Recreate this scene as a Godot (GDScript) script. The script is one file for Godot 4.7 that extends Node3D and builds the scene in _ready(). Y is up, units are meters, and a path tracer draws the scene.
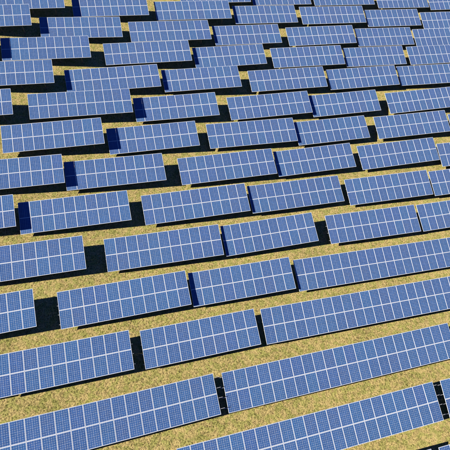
extends Node3D
# A solar farm on a hillside, seen from the air: rows of tilted panel tables on dry grass.

const CAMERA_HEIGHT := 39.823      # above the datum of the ground function
const CAMERA_PITCH := -55.905
const CAMERA_FOV := 53.009
const SUN_TOWARDS := Vector3(-0.7058, 0.6645, 0.2454)
const DEPTH := 3.118               # a table, low edge to high edge
const PITCH := 1.0                 # one column of panels
const MIDDLE := Vector2(5.707, -41.810)
# height of the hillside: coefficients of u^a w^b, in the order of the loops in ground_smooth
const HILL := [-0.4393, 0.0091, 0.4656, 0.1152, -5.6743, 0.4287, 0.3903, 0.8048, 0.1621, -0.2103]

# row and place in the row, columns of panels, centre x y z, rotation x y z in degrees
const TABLES := [
	[1, 22, 0, 0.07, 0.30, 5.707, 2.191, -1.291, 18.33, 10.49, -9.02],
	[1, 22, 0, 0.03, 0.03, 27.503, -1.054, -6.546, 21.22, 10.90, -8.28],
	[2, 22, 0, 0.07, 0.34, 7.328, 1.658, -6.242, 19.08, 12.08, -7.97],
	[2, 22, 0, 0.28, 0.07, 29.336, -1.745, -11.915, 21.59, 11.27, -7.84],
	[3, 22, 0, 0.07, 0.40, -11.067, 4.698, -5.943, 17.25, 13.06, -9.66],
	[3, 22, 0, 0.30, 0.07, 10.534, 0.876, -11.858, 19.82, 11.70, -8.80],
	[4, 10, 0, 0.03, 0.03, -22.564, 7.157, -7.952, 17.54, 12.53, -9.18],
	[4, 10, 0, 0.03, 0.12, -12.260, 5.036, -10.720, 17.54, 12.53, -9.18],
	[4, 10, 0, 0.12, 0.06, -1.955, 2.915, -13.487, 18.92, 12.33, -8.45],
	[4, 22, 0, 0.03, 0.03, 13.963, 0.158, -17.536, 20.31, 10.84, -8.94],
	[5, 10, 0, 0.03, 0.05, -20.105, 6.708, -13.525, 17.26, 13.55, -8.88],
	[5, 11, 0, 0.10, 0.03, -8.523, 4.121, -16.529, 18.56, 12.80, -8.71],
	[5, 10, 1, 0.03, 0.03, 1.693, 2.081, -19.248, 19.48, 11.88, -8.68],
	[5, 22, 2, 0.03, 0.03, 17.459, -0.816, -23.080, 20.80, 10.64, -9.21],
	[6, 10, 0, 0.03, 0.03, -17.309, 5.929, -19.259, 17.79, 12.45, -9.03],
	[6, 11, 0, 0.03, 0.03, -5.646, 3.341, -22.166, 19.13, 11.74, -8.59],
	[6, 10, 2, 0.03, 0.03, 4.614, 1.467, -24.913, 20.16, 12.70, -8.10],
	[6, 11, 0, 0.12, 0.07, 16.160, -0.624, -27.560, 20.76, 10.79, -8.28],
	[6, 10, 0, 0.03, 0.03, 26.692, -2.335, -30.274, 22.01, 11.44, -7.63],
	[7, 10, 0, 0.03, 0.03, -23.807, 7.487, -22.652, 17.79, 13.30, -8.82],
	[7, 10, 1, 0.03, 0.03, -14.129, 5.147, -25.015, 18.46, 12.57, -8.44],
	[7, 11, 0, 0.03, 0.03, -2.882, 2.752, -27.771, 19.72, 12.42, -8.29],
	[7, 11, 2, 0.03, 0.03, 7.897, 0.688, -30.639, 20.30, 12.21, -9.03],
	[7, 11, 0, 0.03, 0.03, 19.215, -1.327, -33.200, 21.53, 11.37, -7.62],
	[7, 11, 0, 0.03, 0.03, 30.152, -3.008, -35.887, 22.19, 11.40, -7.64],
	[8, 10, 0, 0.03, 0.03, -20.763, 6.773, -28.347, 18.59, 12.43, -8.86],
	[8, 10, 1, 0.03, 0.03, -11.219, 4.481, -30.608, 19.09, 12.12, -8.42],
	[8, 11, 0, 0.03, 0.03, 0.361, 2.048, -33.459, 20.30, 12.55, -8.08],
	[8, 10, 2, 0.03, 0.03, 10.651, 0.141, -36.215, 21.14, 12.69, -7.66],
	[8, 11, 0, 0.03, 0.03, 21.698, -1.761, -38.983, 22.03, 12.22, -7.15],
	[8, 10, 2, 0.03, 0.03, 32.189, -3.476, -40.856, 22.78, 10.98, -7.55],
	[9, 10, 0, 0.03, 0.03, -17.844, 6.208, -34.094, 18.65, 12.67, -7.51],
	[9, 10, 1, 0.03, 0.03, -7.949, 3.629, -36.334, 19.68, 12.62, -7.46],
	[9, 11, 0, 0.03, 0.03, 3.303, 1.456, -39.260, 20.84, 11.55, -8.22],
	[9, 10, 2, 0.03, 0.03, 13.512, -0.489, -41.724, 21.78, 12.70, -7.98],
	[9, 11, 0, 0.03, 0.03, 24.959, -2.341, -44.730, 22.22, 11.83, -7.02],
	[9, 10, 2, 0.03, 0.03, 35.596, -4.109, -47.038, 22.96, 10.86, -7.54],
	[10, 10, 0, 0.03, 0.03, -27.239, 8.465, -36.118, 18.58, 13.11, -8.62],
	[10, 11, 0, 0.03, 0.03, -16.000, 5.825, -39.382, 18.88, 12.57, -8.71],
	[10, 10, 1, 0.03, 0.03, -5.737, 3.211, -41.810, 20.09, 12.36, -7.40],
	[10, 11, 0, 0.03, 0.03, 5.744, 0.989, -44.647, 21.32, 12.64, -7.40],
	[10, 10, 2, 0.03, 0.03, 16.032, -0.890, -47.209, 21.82, 12.47, -6.87],
	[10, 11, 0, 0.03, 0.03, 27.665, -2.816, -50.106, 22.45, 12.67, -6.54],
	[11, 10, 0, 0.03, 0.03, -24.397, 7.744, -42.108, 18.70, 12.49, -8.41],
	[11, 11, 2, 0.03, 0.03, -13.352, 4.914, -44.851, 20.20, 13.17, -7.39],
	[11, 10, 1, 0.03, 0.03, -2.908, 2.839, -47.496, 20.45, 12.45, -7.28],
	[11, 11, 0, 0.03, 0.03, 8.523, 0.520, -50.399, 21.42, 12.05, -7.63],
	[11, 11, 2, 0.03, 0.03, 19.645, -1.458, -53.286, 22.36, 12.06, -7.34],
	[11, 11, 2, 0.03, 0.03, 30.703, -3.297, -56.357, 22.84, 10.99, -7.58],
	[12, 10, 0, 0.03, 0.03, -31.270, 9.535, -45.365, 19.33, 12.25, -8.23],
	[12, 10, 1, 0.03, 0.03, -21.368, 6.998, -47.824, 19.33, 12.25, -8.23],
	[12, 11, 0, 0.03, 0.03, -9.862, 4.281, -50.855, 20.37, 12.35, -7.61],
	[12, 10, 1, 0.03, 0.03, 0.690, 2.075, -53.229, 21.10, 12.49, -7.09],
	[12, 11, 0, 0.03, 0.03, 11.876, -0.019, -56.069, 21.77, 11.41, -7.36],
	[12, 10, 2, 0.03, 0.03, 22.411, -1.830, -58.660, 22.39, 10.86, -7.26],
	[12, 11, 2, 0.03, 0.03, 33.526, -3.720, -61.807, 22.90, 11.25, -7.42],
	[13, 10, 0, 0.03, 0.03, -28.658, 9.089, -51.073, 19.54, 13.10, -7.71],
	[13, 10, 1, 0.03, 0.03, -18.363, 6.182, -53.337, 19.98, 11.78, -8.86],
	[13, 11, 0, 0.03, 0.03, -7.404, 3.862, -56.229, 20.41, 12.27, -8.08],
	[13, 10, 2, 0.03, 0.03, 3.218, 1.625, -58.792, 21.32, 12.04, -7.78],
	[13, 11, 0, 0.03, 0.03, 14.528, -0.395, -61.702, 21.97, 11.53, -7.04],
	[13, 10, 2, 0.03, 0.03, 25.106, -2.277, -64.237, 22.75, 11.24, -8.02],
	[13, 11, 0, 0.03, 0.03, 35.763, -4.033, -66.894, 22.96, 11.19, -7.33],
	[14, 11, 0, 0.03, 0.03, -26.306, 8.421, -56.014, 19.61, 13.01, -7.65],
	[14, 10, 2, 0.03, 0.03, -15.564, 5.673, -59.081, 20.34, 12.40, -7.85],
	[14, 11, 0, 0.03, 0.03, -4.559, 3.352, -62.077, 20.54, 11.74, -7.38],
	[14, 10, 2, 0.03, 0.03, 6.141, 1.120, -64.744, 21.02, 11.60, -7.70],
	[14, 11, 0, 0.03, 0.03, 17.143, -0.743, -67.717, 22.19, 10.89, -7.20],
	[14, 10, 2, 0.03, 0.03, 27.728, -2.633, -70.029, 22.63, 11.23, -7.59],
	[14, 11, 0, 0.03, 0.03, 38.422, -4.371, -72.282, 23.38, 10.95, -7.27],
	[15, 11, 0, 0.03, 0.03, -1.570, 2.720, -67.554, 21.33, 12.10, -7.51],
	[15, 10, 0, 0.03, 0.03, 8.924, 0.657, -70.597, 22.01, 12.18, -8.18],
	[15, 11, 0, 0.03, 0.03, 19.706, -1.087, -73.563, 22.35, 11.20, -7.19],
	[15, 10, 0, 0.03, 0.03, 30.615, -2.944, -75.940, 22.89, 11.14, -7.71],
	[15, 11, 0, 0.03, 0.03, 41.241, -4.685, -78.505, 23.37, 11.25, -7.09],
]

var rng := RandomNumberGenerator.new()
var bump := FastNoiseLite.new()
var material := {}
var shape := {}
var counts := {}

# ---------------------------------------------------------------- helpers

func soft(v: float, lo: float, hi: float) -> float:
	if v > hi: return hi + 0.35 * tanh((v - hi) / 0.35)
	if v < lo: return lo - 0.35 * tanh((lo - v) / 0.35)
	return v

func ground_smooth(x: float, z: float) -> float:
	var u := soft((x - MIDDLE.x) / 30.0, -1.45, 1.45)
	var w := soft((z - MIDDLE.y) / 30.0, -1.4, 1.5)
	var y := 0.0
	var k := 0
	var ua := 1.0
	for a in 4:
		var wb := 1.0
		for b in 4 - a:
			y += HILL[k] * ua * wb
			wb *= w
			k += 1
		ua *= u
	return y

func ground_y(x: float, z: float) -> float:
	return ground_smooth(x, z) + bump.get_noise_2d(x, z) * 0.07

func numbered(called: String) -> String:
	var k: int = counts.get(called, 0)
	counts[called] = k + 1
	return called if k == 0 else "%s_%03d" % [called, k]

func lin(r: float, g: float, b: float) -> Color:
	return Color(r, g, b).linear_to_srgb()

func plain(c: Color, rough: float, metal := 0.0) -> StandardMaterial3D:
	var m := StandardMaterial3D.new()
	m.albedo_color = c
	m.roughness = rough
	m.metallic = metal
	return m

func quad(st: SurfaceTool, a: Vector3, b: Vector3, c: Vector3, d: Vector3, n: Vector3, uv := false) -> void:
	# a b c d run clockwise seen from the front
	var ids := [0, 1, 2, 0, 2, 3]
	var ps := [a, b, c, d]
	var us := [Vector2(0, 0), Vector2(1, 0), Vector2(1, 1), Vector2(0, 1)]
	for i in ids:
		st.set_normal(n)
		if uv: st.set_uv(us[i])
		st.add_vertex(ps[i])

func add_box(st: SurfaceTool, lo: Vector3, hi: Vector3) -> void:
	var a := lo
	var b := hi
	quad(st, Vector3(a.x, b.y, a.z), Vector3(b.x, b.y, a.z), Vector3(b.x, b.y, b.z), Vector3(a.x, b.y, b.z), Vector3.UP)
	quad(st, Vector3(a.x, a.y, b.z), Vector3(b.x, a.y, b.z), Vector3(b.x, a.y, a.z), Vector3(a.x, a.y, a.z), Vector3.DOWN)
	quad(st, Vector3(a.x, b.y, b.z), Vector3(b.x, b.y, b.z), Vector3(b.x, a.y, b.z), Vector3(a.x, a.y, b.z), Vector3.BACK)
	quad(st, Vector3(b.x, b.y, a.z), Vector3(a.x, b.y, a.z), Vector3(a.x, a.y, a.z), Vector3(b.x, a.y, a.z), Vector3.FORWARD)
	quad(st, Vector3(b.x, b.y, b.z), Vector3(b.x, b.y, a.z), Vector3(b.x, a.y, a.z), Vector3(b.x, a.y, b.z), Vector3.RIGHT)
	quad(st, Vector3(a.x, b.y, a.z), Vector3(a.x, b.y, b.z), Vector3(a.x, a.y, b.z), Vector3(a.x, a.y, a.z), Vector3.LEFT)

func mesh_of(st: SurfaceTool, m: Material, into: ArrayMesh = null) -> ArrayMesh:
	var out := into if into else ArrayMesh.new()
	st.commit(out)
	out.surface_set_material(out.get_surface_count() - 1, m)
	return out

func begin() -> SurfaceTool:
	var st := SurfaceTool.new()
	st.begin(Mesh.PRIMITIVE_TRIANGLES)
	return st

func part(called: String, mesh: Mesh, parent: Node3D, xf: Transform3D) -> MeshInstance3D:
	var o := MeshInstance3D.new()
	o.name = called
	o.mesh = mesh
	o.transform = xf
	parent.add_child(o, true)
	return o

# ---------------------------------------------------------------- materials

func cell_texture(seed_: int, tint: Vector3) -> ImageTexture:
	# one panel: six by ten square-ish cells with cut corners on a white backing sheet
	var w := 240
	var h := 400
	var r := RandomNumberGenerator.new()
	r.seed = seed_
	var tone := []
	for i in 60: tone.append(r.randf_range(0.90, 1.10))
	var white := Vector3(0.26, 0.29, 0.34)
	var data := PackedByteArray()
	data.resize(w * h * 3)
	var mx := 0.015     # bare margin, as a share of the width
	var my := 0.016
	var at := 0
	var dust := FastNoiseLite.new()
	dust.seed = seed_
	dust.frequency = 0.018
	dust.fractal_octaves = 4
	for y in h:
		var v := (float(y) + 0.5) / h
		var cv := (v - my) / (1.0 - 2.0 * my) * 10.0
		for x in w:
			var u := (float(x) + 0.5) / w
			var cu := (u - mx) / (1.0 - 2.0 * mx) * 6.0
			var col := white
			if cu > 0.0 and cu < 6.0 and cv > 0.0 and cv < 10.0:
				var fx: float = absf(cu - floorf(cu) - 0.5)
				var fy: float = absf(cv - floorf(cv) - 0.5)
				if fx < 0.486 and fy < 0.486 and fx + fy < 0.84:
					var t: float = tone[int(cu) + 6 * int(cv)]
					col = tint * t
					# two thin collector strips and a faint crystal grain
					if absf(fx - 0.24) < 0.016: col = col.lerp(Vector3(0.2, 0.22, 0.27), 0.5)
					col *= r.randf_range(0.92, 1.08)
			col = col.lerp(Vector3(0.16, 0.15, 0.13), clampf(dust.get_noise_2d(x, y) * 0.16 + 0.02, 0.0, 0.1))
			var c := lin(col.x, col.y, col.z)
			data[at] = int(clampf(c.r, 0, 1) * 255.0)
			data[at + 1] = int(clampf(c.g, 0, 1) * 255.0)
			data[at + 2] = int(clampf(c.b, 0, 1) * 255.0)
			at += 3
	var im := Image.create_from_data(w, h, false, Image.FORMAT_RGB8, data)
	im.generate_mipmaps()
	return ImageTexture.create_from_image(im)

func soil_texture() -> ImageTexture:
	var s := 1024
	var n1 := FastNoiseLite.new()
	n1.seed = 5
	n1.frequency = 0.012
	n1.fractal_octaves = 4
	var n2 := FastNoiseLite.new()
	n2.seed = 9
	n2.frequency = 0.09
	var data := PackedByteArray()
	data.resize(s * s * 3)
	var at := 0
	var straw := Vector3(0.33, 0.26, 0.105)
	var olive := Vector3(0.23, 0.225, 0.065)
	var earth := Vector3(0.33, 0.235, 0.12)
	var r := RandomNumberGenerator.new()
	r.seed = 77
	for y in s:
		for x in s:
			var a := n1.get_noise_2d(x, y) * 0.5 + 0.5
			var b := n2.get_noise_2d(x, y)
			var col := straw.lerp(olive, smoothstep(0.4, 0.62, a)).lerp(earth, smoothstep(0.15, 0.55, b) * 0.7)
			col *= r.randf_range(0.75, 1.2)
			var c := lin(col.x, col.y, col.z)
			data[at] = int(c.r * 255.0)
			data[at + 1] = int(c.g * 255.0)
			data[at + 2] = int(c.b * 255.0)
			at += 3
	var im := Image.create_from_data(s, s, false, Image.FORMAT_RGB8, data)
	im.generate_mipmaps()
	return ImageTexture.create_from_image(im)

func make_materials() -> void:
	material.frame = plain(lin(0.38, 0.40, 0.44), 0.42, 0.1)
	material.rail = plain(lin(0.22, 0.225, 0.23), 0.4, 0.35)
	material.steel = plain(lin(0.17, 0.175, 0.18), 0.6, 0.4)
	material.back = plain(lin(0.14, 0.14, 0.15), 0.6)
	var tints := [Vector3(0.017, 0.053, 0.150), Vector3(0.019, 0.057, 0.157), Vector3(0.016, 0.050, 0.143), Vector3(0.016, 0.059, 0.158),
		Vector3(0.020, 0.053, 0.146), Vector3(0.017, 0.055, 0.152), Vector3(0.017, 0.056, 0.149), Vector3(0.018, 0.052, 0.153)]
	material.glass = []
	for i in tints.size():
		var m := StandardMaterial3D.new()
		m.albedo_texture = cell_texture(100 + i, tints[i])
		m.roughness = 0.16
		m.metallic_specular = 0.4
		material.glass.append(m)
	var soil := StandardMaterial3D.new()
	soil.albedo_texture = soil_texture()
	soil.uv1_triplanar = true
	soil.uv1_world_triplanar = true
	soil.uv1_scale = Vector3(0.11, 0.11, 0.11)
	soil.roughness = 1.0
	soil.metallic_specular = 0.1
	material.soil = soil
	var g := StandardMaterial3D.new()
	g.vertex_color_use_as_albedo = true
	g.roughness = 0.9
	g.metallic_specular = 0.15
	g.cull_mode = BaseMaterial3D.CULL_DISABLED
	material.grass = g

# ---------------------------------------------------------------- shapes

func make_shapes() -> void:
	var w := PITCH - 0.014
	var l := DEPTH * 0.5 - 0.009
	var hx := w * 0.5
	var hz := l * 0.5
	var rim := 0.017
	var deep := 0.038
	shape.panel = []
	for m in material.glass:
		var st := begin()
		quad(st, Vector3(-hx + rim, -0.003, -hz + rim), Vector3(hx - rim, -0.003, -hz + rim), Vector3(hx - rim, -0.003, hz - rim), Vector3(-hx + rim, -0.003, hz - rim), Vector3.UP, true)
		var mesh := mesh_of(st, m)
		st = begin()
		add_box(st, Vector3(-hx, -deep, -hz), Vector3(hx, 0, -hz + rim))
		add_box(st, Vector3(-hx, -deep, hz - rim), Vector3(hx, 0, hz))
		add_box(st, Vector3(-hx, -deep, -hz + rim), Vector3(-hx + rim, 0, hz - rim))
		add_box(st, Vector3(hx - rim, -deep, -hz + rim), Vector3(hx, 0, hz - rim))
		mesh_of(st, material.frame, mesh)
		st = begin()
		quad(st, Vector3(-hx + rim, -0.008, hz - rim), Vector3(hx - rim, -0.008, hz - rim), Vector3(hx - rim, -0.008, -hz + rim), Vector3(-hx + rim, -0.008, -hz + rim), Vector3.DOWN)
		mesh_of(st, material.back, mesh)
		shape.panel.append(mesh)
	shape.purlin = {}
	var st2 := begin()   # a slanting beam under the purlins
	add_box(st2, Vector3(-0.035, -0.10, -1.32), Vector3(0.035, 0.0, 1.32))
	shape.rafter = mesh_of(st2, material.steel)
	st2 = begin()        # a post of unit height, open C section
	add_box(st2, Vector3(-0.05, 0, -0.035), Vector3(0.05, 1, -0.027))
	add_box(st2, Vector3(-0.05, 0, -0.027), Vector3(-0.042, 1, 0.035))
	add_box(st2, Vector3(0.042, 0, -0.027), Vector3(0.05, 1, 0.035))
	shape.post = mesh_of(st2, material.steel)

func purlin_mesh(length: float) -> ArrayMesh:
	var key := int(roundf(length * 100))
	if not shape.purlin.has(key):
		var st := begin()
		add_box(st, Vector3(-length * 0.5, -0.055, -0.02), Vector3(length * 0.5, 0, 0.02))
		shape.purlin[key] = mesh_of(st, material.rail)
	return shape.purlin[key]

func tuft_mesh(seed_: int, blades: int, tall: float) -> ArrayMesh:
	var r := RandomNumberGenerator.new()
	r.seed = seed_
	var st := begin()
	for i in blades:
		var a := r.randf() * TAU
		var lean := r.randf_range(0.8, 1.55)
		var ln := tall * r.randf_range(0.55, 1.2)
		var dir := Vector3(cos(a), 0, sin(a))
		var side := Vector3(-sin(a), 0, cos(a)) * r.randf_range(0.0035, 0.0065)
		var root := Vector3(r.randf_range(-0.07, 0.07), -0.006, r.randf_range(-0.07, 0.07))
		var mid := root + (dir * sin(lean * 0.6) + Vector3.UP * cos(lean * 0.6)) * ln * 0.55
		var tip := mid + (dir * sin(lean * 1.25) + Vector3.UP * cos(lean * 1.25)) * ln * 0.5
		var n := (Vector3.UP + dir * -0.3).normalized()
		for p in [root - side, root + side, mid + side * 0.8, root - side, mid + side * 0.8, mid - side * 0.8, mid - side * 0.8, mid + side * 0.8, tip]:
			st.set_color(Color(1, 1, 1))
			st.set_normal(n)
			st.add_vertex(p)
	return mesh_of(st, material.grass)

# ---------------------------------------------------------------- things

func solar_table(columns: int, centre: Vector3, turn: Vector3, stub_a: float, stub_b: float) -> Node3D:
	var root := Node3D.new()
	root.name = numbered("solar_table")
	add_child(root)
	var base := Vector3(centre.x, ground_smooth(centre.x, centre.z), centre.z)
	root.position = base
	root.rotation.y = turn.y
	root.set_meta("category", "solar table")
	root.set_meta("group", "tables of solar panels standing in rows")
	var home := root.transform.affine_inverse()
	var plane := Transform3D(Basis.from_euler(turn), centre)
	var local := home * plane
	for j in 2:
		for i in columns:
			var jog := Basis.from_euler(Vector3(rng.randfn(0, 0.004), rng.randfn(0, 0.0015), rng.randfn(0, 0.004)))
			var at := Vector3((i + 0.5 - columns * 0.5) * PITCH, rng.randf_range(-0.003, 0.003), (j - 0.5) * DEPTH * 0.5)
			var kind: int = rng.randi() % shape.panel.size()
			part("solar_panel", shape.panel[kind], root, local * Transform3D(jog, at))
	var length := columns * PITCH + stub_a + stub_b
	for f in [0.11, 0.37, 0.61, 0.87]:
		part("purlin", purlin_mesh(length), root, local * Transform3D(Basis(), Vector3((stub_b - stub_a) * 0.5, -0.046, (f - 0.5) * DEPTH)))
	var frames := 4 if columns < 15 else 8
	for k in frames:
		var x := ((k + 0.5) / frames - 0.5) * columns * PITCH
		part("rafter", shape.rafter, root, local * Transform3D(Basis(), Vector3(x, -0.102, 0)))
		for z in [-0.95, 0.85]:
			var head: Vector3 = plane * Vector3(x, -0.2, z)
			var foot := ground_y(head.x, head.z) - 0.15
			var t: Vector3 = home * Vector3(head.x, foot, head.z)
			part("post", shape.post, root, Transform3D(Basis().scaled(Vector3(1, maxf(head.y + 0.06 - foot, 0.2), 1)), t))
	return root

func make_ground() -> void:
	var st := begin()
	var xs := []
	var zs := []
	for i in 141: xs.append(-66.0 + i * 1.0)
	for i in 121: zs.append(-108.0 + i * 1.0)
	for e in [12.0, 40.0, 120.0, 400.0, 900.0]:
		xs.insert(0, -66.0 - e)
		xs.append(74.0 + e)
		zs.insert(0, -108.0 - e)
		zs.append(12.0 + e)
	for z in zs:
		for x in xs:
			var y := ground_y(x, z)
			var e := 0.5
			var n := Vector3(ground_y(x - e, z) - ground_y(x + e, z), 2 * e, ground_y(x, z - e) - ground_y(x, z + e)).normalized()
			st.set_normal(n)
			st.add_vertex(Vector3(x, y, z))
	var w := xs.size()
	for j in zs.size() - 1:
		for i in w - 1:
			var a := j * w + i
			for id in [a, a + 1, a + w + 1, a, a + w + 1, a + w]: st.add_index(id)
	var o := MeshInstance3D.new()
	o.name = "ground"
	o.mesh = mesh_of(st, material.soil)
	o.set_meta("kind", "structure")
	add_child(o)

func make_grass() -> void:
	var patch := FastNoiseLite.new()
	patch.seed = 31
	patch.frequency = 0.26
	patch.fractal_octaves = 3
	var fine := FastNoiseLite.new()
	fine.seed = 32
	fine.frequency = 0.95
	fine.fractal_octaves = 3
	var rust := FastNoiseLite.new()
	rust.seed = 33
	rust.frequency = 0.9
	var straw := Vector3(0.425, 0.335, 0.135)
	var pale := Vector3(0.50, 0.415, 0.225)
	var green := Vector3(0.195, 0.20, 0.05)
	var tan := Vector3(0.47, 0.30, 0.165)
	var kinds := [
		{"name": "dry_grass", "label": "dry straw-coloured grass covering the ground between the solar tables", "mesh": tuft_mesh(1, 22, 0.034)},
		{"name": "green_grass", "label": "taller olive-green grass tufts scattered among the dry straw grass", "mesh": tuft_mesh(2, 24, 0.046)}]
	var place := [[], []]
	var tone := [[], []]
	var z := -84.0
	while z < 4.0:
		var step := 0.095 - z * 0.0004
		# the stretch of ground that the aerial view takes in, with a margin to each side
		var reach := 21.0 - z * 0.31
		var x := -reach
		while x < reach:
			var px := x + rng.randf_range(-0.06, 0.06)
			var pz := z + rng.randf_range(-0.06, 0.06)
			var p := patch.get_noise_2d(px, pz) * 1.9
			var f := fine.get_noise_2d(px, pz) * 2.0
			var g := smoothstep(-0.15, 0.5, p * 1.15 + f * 0.75)
			var dice := rng.randf()
			var col := straw.lerp(pale, rng.randf() * 0.8)
			col = col.lerp(tan, smoothstep(-0.1, 0.3, rust.get_noise_2d(px, pz)) * 0.8)
			col = col.lerp(green, g * rng.randf_range(0.55, 1.0))
			col *= rng.randf_range(0.74, 1.22)
			var k := 1 if dice < g * 0.4 else 0
			var s := rng.randf_range(0.7, 1.25)
			var b := Basis(Vector3.UP, rng.randf() * TAU).scaled(Vector3(s, s * rng.randf_range(0.7, 1.2), s))
			place[k].append(Transform3D(b, Vector3(px, ground_y(px, pz), pz)))
			tone[k].append(Color(col.x, col.y, col.z))
			x += step
		z += step
	for k in 2:
		var mm := MultiMesh.new()
		mm.transform_format = MultiMesh.TRANSFORM_3D
		mm.use_colors = true
		mm.mesh = kinds[k].mesh
		mm.instance_count = place[k].size()
		for i in place[k].size():
			mm.set_instance_transform(i, place[k][i])
			mm.set_instance_color(i, tone[k][i])
		var o := MultiMeshInstance3D.new()
		o.name = kinds[k].name
		o.multimesh = mm
		o.set_meta("kind", "stuff")
		o.set_meta("label", kinds[k].label)
		o.set_meta("category", "grass")
		add_child(o)
		print(kinds[k].name, " ", place[k].size())

# ---------------------------------------------------------------- the scene

func _ready() -> void:
	rng.seed = 4
	bump.seed = 3
	bump.frequency = 0.09
	bump.fractal_octaves = 2

	var cam := Camera3D.new()
	cam.name = "camera"
	cam.fov = CAMERA_FOV
	cam.near = 0.5
	cam.far = 4000.0
	cam.position = Vector3(0, CAMERA_HEIGHT, 0)
	cam.rotation_degrees = Vector3(CAMERA_PITCH, 0, 0)
	add_child(cam)
	cam.current = true

	var sky_mat := ProceduralSkyMaterial.new()
	sky_mat.sky_top_color = Color(0.09, 0.25, 0.58)
	sky_mat.sky_horizon_color = Color(0.36, 0.53, 0.74)
	sky_mat.sky_curve = 0.12
	sky_mat.ground_bottom_color = Color(0.22, 0.20, 0.10)
	sky_mat.ground_horizon_color = Color(0.42, 0.48, 0.50)
	var sky := Sky.new()
	sky.sky_material = sky_mat
	var env := Environment.new()
	env.background_mode = Environment.BG_SKY
	env.sky = sky
	env.background_energy_multiplier = 0.42
	env.tonemap_mode = Environment.TONE_MAPPER_LINEAR
	env.tonemap_exposure = 3.05
	env.sdfgi_enabled = true
	env.ssao_enabled = true
	env.ssil_enabled = true
	var we := WorldEnvironment.new()
	we.name = "world_environment"
	we.environment = env
	add_child(we)

	var sun := DirectionalLight3D.new()
	sun.name = "sun"
	sun.light_energy = 1.6
	sun.light_color = Color(1.0, 0.965, 0.91)
	sun.light_angular_distance = 0.5
	sun.shadow_enabled = true
	sun.look_at_from_position(SUN_TOWARDS * 100.0, Vector3.ZERO, Vector3.UP)
	add_child(sun)

	make_materials()
	make_shapes()
	make_ground()
	var alike := {}
	for t in TABLES:
		var kind := [t[0], t[1], t[2]]
		alike[kind] = alike.get(kind, 0) + 1
	var seen := {}
	for t in TABLES:
		var kind := [t[0], t[1], t[2]]
		seen[kind] = seen.get(kind, 0) + 1
		var o := solar_table(t[1], Vector3(t[5], t[6], t[7]), Vector3(deg_to_rad(t[8]), deg_to_rad(t[9]), deg_to_rad(t[10])), t[3], t[4])
		o.set_meta("label", label_for(t[0], t[1], t[2], seen[kind], alike[kind]))
	make_grass()

func label_for(row: int, columns: int, shade: int, rank: int, of: int) -> String:
	# the rows run downhill, so tables of one kind in a row are told apart by their height on the slope
	var ordinal := ["", "first", "second", "third", "fourth", "fifth", "sixth", "seventh", "eighth", "ninth", "tenth"]
	var look: String = ["fully sunlit", "end column in shadow", "thin shadow strip along one end"][shade]
	var long_ := "ten-column" if columns == 10 else ("eleven-column" if columns == 11 else "very long")
	var slope := ""
	if of == 2: slope = ["uphill ", "downhill "][rank - 1]
	elif of == 3: slope = ["uphill ", "midslope ", "downhill "][rank - 1]
	elif of == 4: slope = ["topmost ", "uphill ", "downhill ", "lowest "][rank - 1]
	if row <= 5:
		return "%s%s solar table, %s, %s row from the front" % [slope, long_, look, ordinal[row]]
	return "%s%s solar table, %s, %s row behind the long tables" % [slope, long_, look, ordinal[row - 5]]
